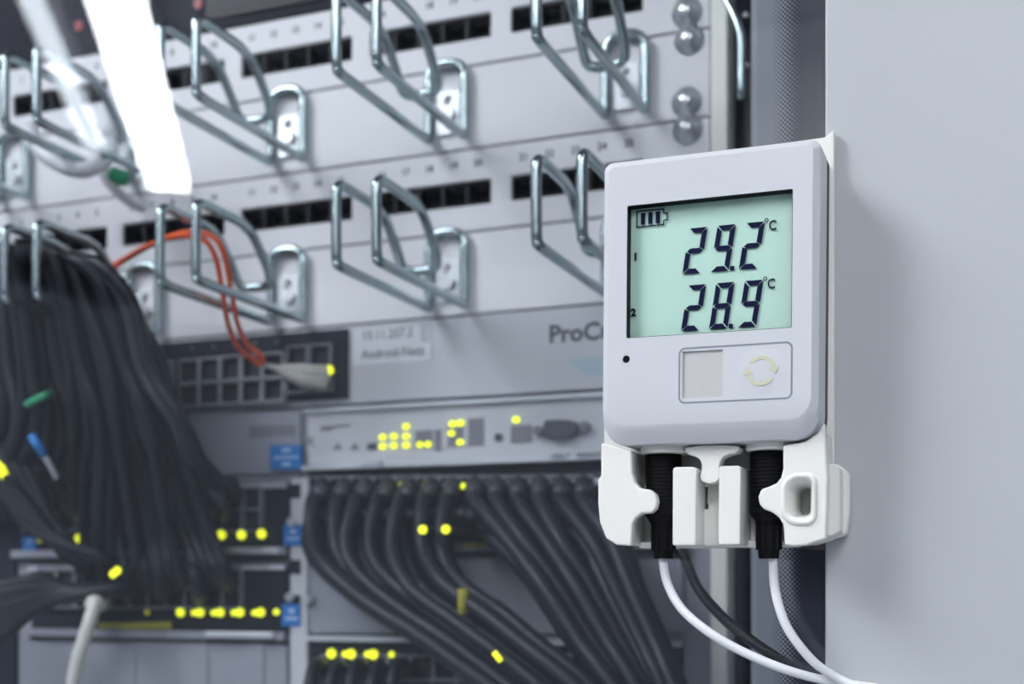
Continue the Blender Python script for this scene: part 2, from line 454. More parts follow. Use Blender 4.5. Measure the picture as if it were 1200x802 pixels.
sw = unit('network_switch', 'grey network switch with two white name stickers and a port block at left', 'network switch', ZT[5], ZT[6], M_grey2)
xe = P(409, 420, YR).x
link('port_block', MB().box(XL + 0.02, xe, YR - 0.003, YR + 0.001, ZT[6] + 0.0035, ZT[5] - 0.0025).me(), M_dark, sw, bevel=0.0006)
YB = YR - 0.003
pit = P(251, 440, YB).x - P(227, 440, YB).x
JACK2 = jack_me(pit - .0004, 0.0148)
JACK2.materials[0] = mat('jack_pale_grey', (.30, .30, .33), .5)
for rz, zc in ((0, P(290, 459, YB).z), (1, P(290, 432, YB).z)):
    for k in range(11):
        cxx = P(324, 440, YB).x - pit * (k if k < 5 else k + .35)
        link('port', JACK2, None, sw, loc=(cxx, YB, zc))
link('port_bar', MB().box(P(216, 440, YB).x, P(337, 440, YB).x, YB - .0045, YB, P(290, 446.5, YB).z - .0009, P(290, 446.5, YB).z + .0009).me(), M_jack, sw)
for k in range(5):
    c = P(324, 440, YB).x - pit * k
    link('port_number', text_me(str(10 - 2 * k), 0.0036, (c, YB - .0001, ZT[5] - 0.0078), 'CENTER'), M_jack, sw)
# two transceiver wells where the fibre plug sits
for zc in (P(362, 420, YB).z, P(362, 447, YB).z):
    for xx in (P(352, 430, YB).x, P(379, 430, YB).x): link('transceiver_well', JACK, None, sw, loc=(xx, YB, zc))
# stickers with writing
def sticker(parent, pts, m, Y=None, th=0.0004, name='name_sticker'):
    return link(name, plate(pxpoly(pts, Y or YR), [], (Y or YR) - th, (Y or YR)), m, parent)
s1 = sticker(sw, [(414, 406), (494, 402), (494, 381), (414, 386)], M_label)
s2 = sticker(sw, [(413, 428), (505, 422), (505, 402), (413, 406.5)], M_label)
a = P(424, 398, YR); link('sticker_text', text_me('10.11.207.2', 0.0074, (a.x, YR - .0005, a.z - .0006), bold=.0001, sx=.92), M_jack, s1)
a = P(424, 420, YR); link('sticker_text', text_me('Android-Netz', 0.0074, (a.x, YR - .0005, a.z - .0006), bold=.00015, sx=.92), M_jack, s2)
a = P(643, 402, YR); link('brand_lettering', text_me('ProCurve', 0.0128, (a.x, YR - .0001, a.z), bold=.0004, sx=1.02), M_print, sw)
a = P(664, 424, YR); link('brand_swoosh', plate([(a.x, a.z + .001), (a.x + .012, a.z - .008), (a.x + .05, a.z - .011), (a.x + .05, a.z - .003), (a.x + .02, a.z + .0015)], [], YR - .0002, YR), M_cyan, sw)
led(sw, 385, 434, YB - 0.006, 0.0027)

# --- modular chassis switch: everything below
ZC = ZT[6]
ch = thing('chassis_switch', 'large grey modular switch with blue slot labels feeding the black cables', 'network switch', ((XL + XR) / 2, YR + 0.1, CAMZ - 0.19))
link('housing', MB().box(XL, XR, YR + 0.0015, YR + 0.30, CAMZ - 0.19, ZC - GAP).me(), M_grey3, ch)
YM = YR - 0.0015
def module(name, pts, m, front=YM, back=YR + 0.0015, bevel=0.0006):
    return link(name, plate(pxpoly(pts, front), [], front, back), m, ch, bevel=bevel, segs=1)
# management module (top right)
xm0, xm1 = P(360, 520, YM).x, XR - 0.012
zm0, zm1 = CAMZ + 0.0665, ZC - 0.002
mm = link('management_module', MB().box(xm0, xm1, YM, YR + .0015, zm0, zm1).me(), M_grey2, ch, bevel=0.0008, segs=1)
link('ejector_lip', MB().box(xm0, xm1, YM - 0.007, YM, zm0 - 0.0028, zm0 - 0.0002).me(), M_lip, mm)
link('top_lip', MB().box(xm0, xm1, YM - 0.003, YM, zm1 - 0.0018, zm1).me(), M_lip, mm)
link('shadow_strip', MB().box(xm0, xm1, YR - 0.0005, YR + 0.0012, zm0 - 0.0085, zm0 - 0.003).me(), M_darker, mm)  # shadow below the ejector lip, put in as a dark strip
for px, py in ((448, 512.5), (461, 511.5), (448, 523.5), (461, 522.5), (475.5, 500), (475.5, 511.5), (475.5, 522), (492, 521.5), (501.5, 521), (530, 497), (539.5, 496), (529, 508), (539, 518.5), (604.5, 492)):
    led(mm, px, py, YM - .0008, 0.0017, wide=1.25)
def mark(pts, m=M_jack, name='key_block', th=.0006, Y=YM, parent=None):
    return link(name, plate(pxpoly(pts, Y), [], Y - th, Y), m, parent or mm)
mark([(431, 528), (442, 527), (442, 519), (431, 520)], M_print)
mark([(487, 526), (507, 525), (507, 504.5), (487, 505.5)]); mark([(510, 529), (517, 528.5), (517, 504), (510, 504.5)])
mark([(525, 524), (543, 523), (543, 500), (525, 501)]); mark([(549, 523), (567, 522), (567, 490), (549, 491)])
mark([(599, 520), (623, 518.5), (623, 498), (599, 499.5)])
for px in (396, 416):
    mark([(px - 5, 527.5), (px + 5, 526.5), (px + 5, 524), (px + 1.5, 523), (px + 1.5, 519), (px - 1.5, 519.2), (px - 1.5, 523.2), (px - 5, 525)], M_jack, 'slot_print')
c = P(584.5, 513, YM); link('reset_button', MB().disc((c.x, YM - .001, c.z), .0022, .001).me(), M_print, mm)
# serial connector with two jack screws
sp_ = smoothpoly(pxpoly([(641, 516), (677, 514), (683, 494), (645, 493), (640, 497)], YM), 2)
link('serial_connector', plate(sp_, [], YM - .005, YM), M_print, mm, bevel=.0005)
for px, py in ((633, 506), (687, 501)):
    c = P(px, py, YM); link('jack_screw', MB().disc((c.x, YM - .004, c.z), .0028, .004).disc((c.x, YM - .0048, c.z), .0012, .001).me(), M_jack, mm)
for (xa, xb, y) in ((644, 664, 532), (674, 704, 530.5)):
    link('release_tab', plate(pxpoly([(xa, y + 2.5), (xb, y + 1.8), (xb, y - 2.5), (xa, y - 1.8)], YM - .008), [], YM - .009, YM), M_bolt, mm)
c = P(441, 544, YM - .006)
link('release_tab', MB().box(c.x - .009, c.x + .004, YM - .009, YM, c.z - .0022, c.z + .0012).me(), M_bolt, mm)
mark([(376, 506), (390, 505), (390, 502.5), (411, 500), (411, 497), (376, 500)], M_jack, 'faint_print', .0002)
# cover plate (top left)
cv = module('cover_plate', [(-60, 560), (352, 555), (352, 482), (-60, 484)], M_grey3)
mark([(292, 514), (319, 513), (319, 511), (347, 511), (347, 498), (292, 499)], M_jack, 'faint_print', .0002, parent=cv)
# divider column
dv = module('divider', [(340, 860), (360, 860), (360, 560), (340, 561)], M_grey2, front=YR - .0035)
c = P(363, 514, YM); link('divider_screw', MB().disc((c.x, YM - .003, c.z), .0018, .003).me(), M_bolt, ch)
for py in (576, 665, 706): 
    c = P(346, py, YR - .0035); link('notch', MB().box(c.x - .0035, c.x + .0035, YR - .004, YR - .0034, c.z - .004, c.z + .004).me(), M_dark, dv)
for px, py in ((362, 703), (343, 612), (341, 700)):
    c = P(px, py, YR - .004); link('divider_screw', MB().disc((c.x, YR - .0062, c.z), .0026, .003).me(), M_bolt, ch)
# blue slot labels
def blue(x0, x1, y0, y1, bars):
    b = link('slot_label', plate(pxpoly([(x0, y1), (x1, y1), (x1, y0), (x0, y0)], YR - .004), [], YR - .0046, YR - .0015), M_blue, ch)
    k = MB()
    for u0, u1, v0, v1 in bars:
        a, e = P(x0 + (x1 - x0) * u0, y0 + (y1 - y0) * v1, YR - .0046), P(x0 + (x1 - x0) * u1, y0 + (y1 - y0) * v0, YR - .0046)
        k.box(a.x, e.x, YR - .0047, YR - .0045, a.z, e.z)
    link('label_print', k.me(), M_bluew, b)
blue(317, 353, 522, 550, ((.36, .66, .12, .28), (.1, .9, .44, .58), (.36, .66, .72, .88)))
blue(333, 354, 615, 640, ((.35, .65, .22, .42), (.15, .85, .6, .72)))
blue(331, 352, 708, 734, ((.35, .65, .22, .42), (.15, .85, .6, .72)))
blue(27, 42, 629, 648, ((.35, .65, .2, .42),))
module('side_strip', [(-70, 870), (17, 870), (17, 563), (-70, 563)], M_dark)
# line modules
def line_module(x0, x1, y0, y1, ports, lip):
    m = module('line_module', [(x0, y1), (x1, y1), (x1, y0), (x0, y0)], M_dark)
    a, e = P(x0, y1, YM), P(x1, y0, YM)
    link('top_lip', MB().box(a.x, e.x, YM - .003, YM, e.z - .003, e.z).me(), M_lip, m)
    link('bottom_lip', MB().box(a.x, e.x, YM - .004, YM, a.z, a.z + .0045).me(), M_grey3, m)
    link('shadow_strip', MB().box(a.x, e.x, YM - .001, YM + .001, a.z - .0026, a.z - .0002).me(), M_darker, m)  # shadow line under the module, drawn as a dark strip
    if lip:
        l0, l1 = P(lip[0], y1 - 5, YM), P(lip[1], y1 - 5, YM)
        link('release_bar', MB().box(l0.x, l1.x, YM - .0065, YM - .004, a.z + .001, a.z + .0045).me(), M_lip, m, bevel=.0006)
    for px, zz in ports:
        c = P(px, zz, YM); link('port', JACK, None, m, loc=(c.x, YM, c.z))
    return m
lm1 = line_module(18, 338, 566, 654, [(40 + 21.5 * k, z) for k in range(13) for z in (585, 610)], (272, 334))
lm2 = line_module(36, 336, 662, 745, [(60 + 21.5 * k, z) for k in range(11) for z in (678, 700)], (248, 326))
lm3 = line_module(362, 800, 558, 648, [(378 + 25.5 * k, z) for k in range(13) for z in (573, 599)], None)
lm4 = line_module(362, 800, 752, 850, [(392 + 26.5 * k, z) for k in range(12) for z in (782, 812)], None)
bl1 = module('blank_plate', [(360, 742), (800, 742), (800, 655), (360, 655)], M_grey3)
link('plate_slot', plate(pxpoly([(376, 747.5), (560, 746.5), (560, 742.5), (376, 743.5)], YM), [], YM - .0003, YM + .001), M_darker, bl1)
bl2 = module('blank_plate', [(22, 860), (336, 860), (336, 750), (22, 750)], M_grey3)
for px in (150, 235, 300):
    c = P(px, 790, YM); link('pressed_rib', MB().box(c.x - .006, c.x + .006, YM - .0012, YM + .001, c.z - .035, c.z + .018).me(), M_grey3, bl2, bevel=.001)
for px, py in ((70, 632), (92, 631.5), (259, 627), (282.5, 627), (306, 626)): led(lm1, px, py, YM - .004, .0027)
led(lm1, 46, 633, YM - .004, .0018, M_leddim)
for px, py in ((211, 718), (234, 718), (257.5, 718), (280.5, 718), (305, 718)): led(lm2, px, py, YM - .004, .0025)
for px, py in ((137, 669), (132, 673)): led(lm2, px, py, YM - .045, .0022, deep=.0445)
for px, py in ((227, 718.5), (250, 718.5), (273.5, 718.5), (298, 718.5), (323.5, 717.5)): led(lm2, px, py, YM - .004, .0017)
led(lm2, 172, 718, YM - .004, .0014, M_leddim)
for px, py in ((495, 621), (522, 620.5)): led(lm3, px, py, YM - .052, .0022, deep=.0515)
for px, py, m in ((470, 567.5, M_leddim), (498, 567, M_leddim), (543, 570, M_led)): led(lm3, px, py, YM - .012, .0016, m, deep=.0115)
for px, py in ((388, 766.5), (411, 767), (437, 767.5)): led(lm4, px, py, YM - .0045, .0027)
for px, py in ((404, 767), (430, 767), (458.5, 767.5)): led(lm4, px, py, YM - .0045, .0017)
link('yellow_strip', plate(pxpoly([(116, 737.5), (201, 737), (201, 729), (116, 730)], YM - .0042), [], YM - .0048, YM - .004), M_yel, lm2)
link('yellow_strip', plate(pxpoly([(541, 642), (594, 641), (594, 635), (541, 636)], YM - .0042), [], YM - .0048, YM - .004), M_yel, lm3)
link('yellow_strip', plate(pxpoly([(122, 649), (143, 649), (143, 640), (122, 640)], YM - .0042), [], YM - .0048, YM - .004), M_yel, lm1)

# bent wire on the steel beside the post
hk = [P(838, -22, .632), P(852, 2, .630), P(862, 22, .628), P(868, 42, .627), P(868.5, 75, .627), P(868.5, 108, .627), P(868.5, 113, .630), P(868.8, 115, .6435)]
meta(link('cable_hook', tube_me(catmull(hk, 6), 0.0021), M_zinc), 'bent zinc wire hook on the dark steel right of the cream post', 'hook')

# ================================================================== cables
def cable(name, pts, r, m, label, cat='cable', group=None, parent=None, n=7, seg=8):
    o = link(name, tube_me(catmull(pts, n), r, seg), m, parent)
    if parent is None: meta(o, label, cat, group)
    return o
def plugpart(o, p, q, r0=0.0052, r1=0.0036, m=None):
    """tapered boot from p (at the port) to q"""
    p, q = Vector(p), Vector(q)
    path = [p.lerp(q, k / 6) for k in range(7)]
    link('plug_boot', tube_me(path, [r0, r0, r0, r0 * .93, r1 * 1.15, r1 * 1.05, r1], 8), m or M_boot, o)

ORD = ('first', 'second', 'third', 'fourth', 'fifth', 'sixth', 'seventh')
LBL = 'black patch cable in the thick bundle hanging from the left wire rings'
NL = 60
for i in range(NL):
    t = -.42 + 1.42 * (i + .5) / NL
    j = lambda s: random.uniform(-s, s)
    dy = random.uniform(0, .034)                       # depth layer
    row2 = i % 2 == 1 and .22 < t < .95
    cx, cy = 26 + t * 108, 288 + max(t, 0) * 38 - min(t, 0) * 30
    ex = 58 + t * 226 + j(7)
    ey = (690 + j(12)) if row2 else (592 + j(14))
    Yc = .537 + dy
    mx = 62 + t * 122
    pts = [P(-70, 330 + j(22) - 10 * t, Yc + .03), P(cx - 70, 316 + j(12) - 16 * (1 - t), Yc + .012), P(cx - 28, 292 + 12 * t + dy * 300 + j(3), Yc), P(cx + 4, cy + dy * 420 + j(3), Yc), P(cx + 18 + 8 * t, cy + 42 + j(5), Yc + .004),
           P(mx + j(9), 430 + j(8), Yc + .012), P(mx + 8 + 25 * t + j(9), 500, Yc + .020), P(ex - 26 * t + j(6), 560 + (55 if row2 else 0), .592 + dy * .5), P(ex - 4, ey - 14, .604), P(ex, ey, .622)]
    o = cable('patch_cable', pts, .0035 + random.uniform(-.0004, .0005), M_cable2 if i % 6 == 2 else M_cable, LBL, group='black cables in the left bundle')
    plugpart(o, P(ex, ey + 1, .6255), P(ex - 3, ey - 10, .606))
# cables running across the lower left corner
for i in range(15):
    t = i / 14 * 1.35; j = lambda s: random.uniform(-s, s)
    y0 = 380 + 120 * t; ex = 58 + 60 * t + j(6); ey = 588 + (0 if t < .7 else 88) + j(6)
    pts = [P(-60, y0 - 50, .575 + j(.01)), P(-10, y0 + j(8), .575), P(28 + j(6), y0 + 55 + 15 * t, .578), P(ex - 34, ey - 62 + 30 * t, .588), P(ex - 8, ey - 14, .604), P(ex, ey, .622)]
    o = cable('patch_cable', pts, .0032, M_cable, 'black patch cable slanting in from the left behind the main bundle', group='black cables slanting in at left')
    plugpart(o, P(ex, ey + 1, .6255), P(ex - 5, ey - 9, .606))
for i in range(13):
    t = i / 12; j = lambda s: random.uniform(-s, s)
    ex = 96 + 60 * t; ey = 694 - 6 * t + j(5)
    pts = [P(-70, 700 + 58 * t + j(6), .575), P(-5, 690 + 56 * t + j(4), .578), P(52, 682 + 28 * t + j(4), .588), P(ex - 16, ey + 1, .600), P(ex, ey, .622)]
    o = cable('patch_cable', pts, .0037, M_cable, 'black patch cable lying level across the lower left corner', group='level black cables at lower left')
    plugpart(o, P(ex, ey + 1, .6255), P(ex - 8, ey, .606))
# right module: two sweeping groups
A = [(368, 573), (357, 596), (356, 634), (372, 668), (422, 711), (484, 750), (545, 794), (620, 846)]
B = [(535, 573), (527, 598), (522, 645), (544, 690), (594, 726), (634, 760), (680, 797), (735, 850)]
YS = [.625, .604, .588, .578, .570, .562, .556, .550]
n1_ = 0
for i in range(22):
    row = i // 7
    t = (i % 7 + .5) / 7 + random.uniform(-.05, .05); deep = min(row, 1)
    j = random.uniform(-7, 7); j2 = random.uniform(-7, 7); jy = random.uniform(-.006, .006)
    if row == 3: t = .02
    px = 378 + 25.5 * (i % 7) + (12 if row == 2 else 0); py = 573 + deep * 26
    pts = [P(px, py, .625)]
    for k in range(1, 8):
        a, b = A[k], B[k]; u = t + (.07 if row == 1 else 0) - (.05 if row == 2 else 0)
        u = min(1, max(0, u))
        x, y = a[0] + (b[0] - a[0]) * u, a[1] + (b[1] - a[1]) * u
        if k == 1: x, y = px - 6 + 0.35 * (x - px), py + 15
        pts.append(P(x + (j if k > 1 else 0) * .7, y + (j2 if k > 2 else 0), YS[k] + .011 * row + (jy if k > 2 else 0)))
    o = cable('patch_cable', pts, .0041 + random.uniform(-.0003, .0003), M_cable, ('black patch cable of the middle sweep, %s from the left in its %s port row' % (ORD[i % 7], ('upper', 'lower')[row]) if row < 2 else 'black patch cable deep in the middle sweep, squeezed between its port rows'), group='black cables of the middle sweep')
    plugpart(o, P(px, py - 2, .6255), P(px - 2, py + 8, .606), .0060, .0046)
    if i == 5: link('cable_tag', tube_me([P(543, y, .566) for y in (690, 700, 710, 720)], .0030, 8), M_yel, o)
    if i == 3: link('cable_tag', tube_me([P(579, 765, .548), P(583, 770, .548), P(587, 775, .548)], .0014, 8), M_led, o)  # yellow mark that glows: LED emission put into its colour
A2 = [(566, 573), (563, 597), (582, 630), (625, 680), (668, 745), (703, 790), (746, 850)]
B2 = [(712, 571), (713, 597), (726, 634), (748, 690), (775, 752), (792, 794), (815, 850)]
for i in range(18):
    row = i // 6
    t = (i % 6 + .5) / 6 + random.uniform(-.06, .06); deep = min(row, 1)
    j = random.uniform(-6, 6); jy = random.uniform(-.006, .006)
    px = 556.5 + 25.5 * (i % 6) + (12 if row == 2 else 0); py = 572 + deep * 26
    pts = [P(px, py, .625)]
    for k in range(1, 7):
        a, b = A2[k], B2[k]; u = min(1, max(0, t + (.08 if row == 1 else 0) - (.06 if row == 2 else 0)))
        x, y = a[0] + (b[0] - a[0]) * u, a[1] + (b[1] - a[1]) * u
        if k == 1: x, y = px - 1, py + 16
        pts.append(P(x + (j if k > 1 else 0), y + (j if k > 2 else 0), YS[k] + .011 * row + (jy if k > 2 else 0)))
    o = cable('patch_cable', pts, .0042 + random.uniform(-.0003, .0003), M_cable, ('black patch cable of the steep sweep, %s from the left in its %s port row' % (ORD[i % 6], ('upper', 'lower')[row]) if row < 2 else 'black patch cable deep in the steep sweep, squeezed between its port rows'), group='black cables of the steep sweep')
    plugpart(o, P(px, py - 2, .6255), P(px, py + 8, .606), .0060, .0046)
# short cables in the lowest ports
for i in range(5):
    px = 376 + 24 * i; py = 786 + (i % 2) * 3
    pts = [P(px, py, .625), P(px - 4, py - 8, .604), P(px - 12, py + 10, .592), P(px - 16, py + 50, .588), P(px - 14, py + 110, .588)]
    o = cable('patch_cable', pts, .0036, M_cable, 'short thick black cable, %s from the left in the lowest lit port row' % ORD[i], group='black cables in the lowest ports')
    plugpart(o, P(px, py, .6255), P(px - 3, py - 5, .606), .0062, .0042)

# orange twin fibre through the ring, grey plug in the switch
def off(pts, dx, dy, dY): return [P(x + dx, y + dy, Y + dY) for x, y, Y in pts]
OP = [(60, 345, .600), (100, 330, .596), (142, 306, .588), (170, 290, .572), (205, 277, .556), (236, 280, .552), (252, 300, .555), (261, 345, .568), (268, 382, .583), (280, 408, .596), (296, 421, .603), (306, 428, .606)]
for k, (dx, dy, dY, nm) in enumerate(((0, 0, 0, 'orange fibre cable over the wire ring, left strand of the pair'), (10, -4, -.002, 'orange fibre cable over the wire ring, right strand of the pair'))):
    pts = off(OP, dx, dy, dY)
    if k: pts[-1] = P(308, 427, .605)
    o = cable('fibre_cable', pts, .0015, M_orange, nm, group='orange fibre pair')
    path = catmull([pts[-1], P(325, 431 + 2 * k, .609), P(343, 434 + 6 * k, .613), P(362, 437 + 8 * k, .617), P(383, 438 + 10 * k, .6235)], 5)
    n = len(path)
    lead = link('fibre_plug', tube_me(path, [(.0014 + .0034 * min(1, max(0, (q / n - .25) / .35))) for q in range(n)], 10), M_beige, o)

# white cable at lower left
wc = cable('power_cable', [P(112, 702, .600), P(109, 716, .590), P(100, 745, .586), P(91, 775, .584), P(86, 806, .584), P(85, 860, .586)], .0040, M_lead, 'thick white cable with a bulky plug at lower left', n=8, seg=12)
wc.data.materials.clear(); wc.data.materials.append(mat('ivory_cable_sheath', (.62, .62, .58), .45))
plugpart(wc, P(116, 700, .622), P(111, 709, .592), .0080, .0056, MATS['ivory_cable_sheath'])

# white and green leads at the upper left
wl = cable('fibre_cable', [P(34, 150, .575), P(44, 172, .570), P(64, 190, .570), P(92, 200, .574), P(118, 192, .580), P(130, 176, .590), P(126, 150, .605), P(120, 128, .624)], .0044, M_lead, 'white fibre lead looped at the upper left between the rings', n=8)
gl_ = cable('fibre_cable', [P(118, 196, .590), P(128, 214, .592), P(146, 232, .600), P(166, 244, .622)], .0030, M_lead, 'short white lead with a green plug near the bright lamp reflection', n=8)
link('green_plug', tube_me([P(131, 203, .588), P(137, 206, .589), P(144, 209, .590), P(150, 212, .592)], [.0042, .0045, .0045, .0035], 8), M_green, gl_)
bl = cable('patch_cable', [P(66, 560, .550), P(56, 541, .535), P(44, 522, .528), P(36, 512, .528)], .0016, M_lead, 'pale lead with a blue plug among the black cables at left', n=6)
link('blue_plug', tube_me([P(52, 534, .531), P(44, 522, .527), P(37, 511, .527)], [.0022, .0026, .0024], 8), M_blue, bl)
gp = cable('patch_cable', [P(24, 486, .580), P(30, 476, .560), P(36, 472, .532), P(44, 468, .527), P(54, 463, .530), P(60, 462, .560)], .0020, M_green, 'green lead stub among the black cables at far left', n=6)
yl = cable('patch_cable', [P(-40, 520, .548), P(-14, 534, .534), P(4, 556, .530), P(30, 580, .538), P(60, 620, .560)], .0018, M_cable, 'black lead added to carry a yellow module light at the left edge of the photo', n=6)
link('lead_led', tube_me([P(-8, 540, .532), P(0, 550, .530), P(6, 559, .530)], [.0022, .0030, .0022], 8), M_led, yl)  # module indicator light, placed on an added lead

# ================================================================== the logger
XC, ZCN = -0.0961, CAMZ + 0.0960
YF = 0.420
lg = thing('temperature_logger', 'white two-channel temperature logger with a pale green display on the glass door', 'data logger', (XC, YF + .0245, ZCN - .0485))
lg.rotation_euler = (0, rad(0.45), 0)
HX, HZ = 0.03665, 0.0486
lx0, lx1, lz0, lz1 = XC - .0278, XC + .0280, ZCN - .0124, ZCN + .0327        # display window
wx0, wx1, wz0, wz1 = XC - .0082, XC + .0055, ZCN - .0338, ZCN - .0181        # recessed sticker
def outline(i, ib=None, n=8):
    ib = i if ib is None else ib
    return rrect(XC - HX + i, XC + HX - i, ZCN - HZ + ib, ZCN + HZ - i, (max(.0085 - i * .6, .003), max(.0085 - i * .6, .003), max(.0032 - i * .5, .0010), max(.0032 - i * .5, .0010)), n)
prof = [(YF, .0023, .0067), (YF + .0002, .0020, .0060), (YF + .0017, .0002, .0033), (YF + .0036, .0, .0004), (YF + .0044, .0, .0), (YF + .0158, .0, .0), (YF + .0170, .0006, .0006)]
loops = [outline(i, ib) for _, i, ib in prof]
hl = rrect(lx0, lx1, lz0, lz1, .0004, 2); hs = rrect(wx0, wx1, wz0, wz1, .0003, 2)
ch_ = P(733, 422, YF); hh = [(ch_.x + .0013 * math.cos(a * math.pi / 8), ch_.z + .0013 * math.sin(a * math.pi / 8)) for a in range(16)]
hol = [hl, hs, hh]; hdep = [.0042, .0007, .002]
tr = fill([loops[0]] + hol)
v = []; f = []
m_ = len(loops[0])
for (y, _, _), lp in zip(prof, loops): v += [(x, y, z) for x, z in lp]
for i in range(len(prof) - 1):
    f += [(i * m_ + k, i * m_ + (k + 1) % m_, (i + 1) * m_ + (k + 1) % m_, (i + 1) * m_ + k) for k in range(m_)]
f.append(tuple((len(prof) - 1) * m_ + k for k in range(m_)))
hb = len(v); idx = list(range(m_)); 
for lp in hol:
    idx += list(range(len(v), len(v) + len(lp))); v += [(x, YF, z) for x, z in lp]
f += [tuple(idx[i] for i in t) for t in tr]
k0 = hb
for lp, dp in zip(hol, hdep):
    n = len(lp); k1 = len(v); v += [(x, YF + dp, z) for x, z in lp]
    f += [(k0 + i, k0 + (i + 1) % n, k1 + (i + 1) % n, k1 + i) for i in range(n)]
    if dp == .002: f.append(tuple(range(k1, k1 + n)))
    k0 += n
me = mesh(v, f)
fs_ = link('front_shell', me, M_shell, lg)
me.polygons.foreach_set('use_smooth', [True] * len(me.polygons)); me.set_sharp_from_angle(angle=rad(18))
def band(name, y0, y1, i0, m, chamf=0):
    lp = [(y0, outline(i0)), (y1, outline(i0 + chamf))]
    vv = [(x, y, z) for y, l in lp for x, z in l]
    ff = [(k, (k + 1) % m_, m_ + (k + 1) % m_, m_ + k) for k in range(m_)] + [tuple(range(m_)), tuple(range(m_, 2 * m_))[::-1]]
    return link(name, mesh(vv, ff), m, lg)
band('seam_shade', YF + .0170, YF + .0222, .00005, M_seamshade)  # dark band for the shadow in the gap behind the shell
band('rear_shell', YF + .0222, YF + .0246, .0003, M_shell, .0003)
link('light_sensor', MB().disc((ch_.x, YF + .0006, ch_.z), .00125, .001, 16).me(), M_black, lg)
# display: backing, digits just above it so that they throw their own shadow
YL = YF + .0042
dsp = link('display', MB().box(lx0 - .0004, lx1 + .0004, YL, YL + .001, lz0 - .0004, lz1 + .0004).me(), M_lcd, lg)
YD = YL - .00055
DX, DZ = -.0020, .0013            # the display lies behind the window
link('window_lining', plate(rrect(lx0 - .0002, lx1 + .0002, lz0 - .0002, lz1 + .0002, .0004, 2), [rrect(lx0 + .00022, lx1 - .00022, lz0 + .00022, lz1 - .00022, .0003, 2)], YF + .0004, YL - .0001), M_black, lg)
SEG = {'2': 'abged', '9': 'abcdfg', '8': 'abcdefg'}
def digit(chx, x, z, wd, ht, sl=.155):
    th = .00170; g = .00022; h = ht / 2
    def q(pts): return [(x + px + pz * sl, YD, z + pz) for px, pz in pts]
    def hs(z0, top=0):
        a = th if top >= 0 else th; e = .0003
        if top == 1: return [(g, ht), (wd - g, ht), (wd - g - th, ht - th), (g + th, ht - th)]
        if top == -1: return [(g, 0), (g + th, th), (wd - g - th, th), (wd - g, 0)]
        return [(g * 2, h), (th * .62 + g * 2, h + th / 2), (wd - th * .62 - g * 2, h + th / 2), (wd - g * 2, h), (wd - th * .62 - g * 2, h - th / 2), (th * .62 + g * 2, h - th / 2)]
    S = {'a': hs(0, 1), 'd': hs(0, -1), 'g': hs(0, 0),
         'f': [(0, ht - g * 1.5), (th, ht - th - g * 1.5), (th, h + th * .5 + g), (0, h + g)], 'e': [(0, g * 1.5), (0, h - g), (th, h - th * .5 - g), (th, th + g * 1.5)],
         'b': [(wd, ht - g * 1.5), (wd, h + g), (wd - th, h + th * .5 + g), (wd - th, ht - th - g * 1.5)], 'c': [(wd, g * 1.5), (wd - th, th + g * 1.5), (wd - th, h - th * .5 - g), (wd, h - g)]}
    b = MB()
    for s in SEG[chx]:
        pt = q(S[s]); n = len(pt); b.add(pt + [(a_, b_ + .00012, c_) for a_, b_, c_ in pt], [tuple(range(n)), tuple(range(n, 2 * n))[::-1]] + [(k, (k + 1) % n, n + (k + 1) % n, n + k) for k in range(n)])
    link('digit', b.me(), M_seg, dsp)
for row, (txt, z) in enumerate((('292', ZCN + .0074 + DZ), ('289', ZCN - .0118 + DZ))):
    x = XC + DX - (.0074 if row == 0 else .0077)
    for k, cch in enumerate(txt): digit(cch, x + k * .0096, z, .0062, .0153)
    link('decimal_point', MB().box(x + .01625, x + .0177, YD, YD + .0001, z, z + .0014).me(), M_seg, dsp)
    link('unit_letter', text_me('C', .0046, (x + .0290, YD, z + .0122), bold=.00006, sx=.82), M_seg, dsp)
    k = 14; cx, cz = x + .0283, z + .0156
    rv = [(cx + r_ * math.cos(2 * math.pi * i / k), YD, cz + r_ * math.sin(2 * math.pi * i / k)) for r_ in (.00068, .00036) for i in range(k)]
    link('degree_sign', mesh(rv, [(i, (i + 1) % k, k + (i + 1) % k, k + i) for i in range(k)]), M_seg, dsp)
link('channel_number', text_me('1', .0036, (XC + DX - .0247, YD, ZCN + .0136 + DZ), bold=.00014), M_seg, dsp)
link('channel_number', text_me('2', .0036, (XC + DX - .0253, YD, ZCN - .0055 + DZ), bold=.00014), M_seg, dsp)
bx0, bx1, bz0, bz1 = XC + DX - .0236, XC + DX - .0138, ZCN + .0251 + DZ * .7, ZCN + .0308 + DZ * .7
t_ = .00038; b = MB()
for r_ in ((bx0, bx1, bz0, bz0 + t_), (bx0, bx1, bz1 - t_, bz1), (bx0, bx0 + t_, bz0, bz1), (bx1 - t_, bx1, bz0, bz0 + .0017), (bx1 - t_, bx1, bz1 - .0017, bz1),
           (bx1, bx1 + .0009, bz0 + .0015, bz0 + .0015 + t_), (bx1, bx1 + .0009, bz1 - .0015 - t_, bz1 - .0015), (bx1 + .0009, bx1 + .0009 + t_, bz0 + .0015, bz1 - .0015)):
    b.box(r_[0], r_[1], YD, YD + .0001, r_[2], r_[3])
for k in range(3):
    xs = bx0 + .0016 + k * .0026; b.box(xs, xs + .0015, YD, YD + .0001, bz0 + .0009, bz1 - .0009)
link('battery_symbol', b.me(), M_seg, dsp)
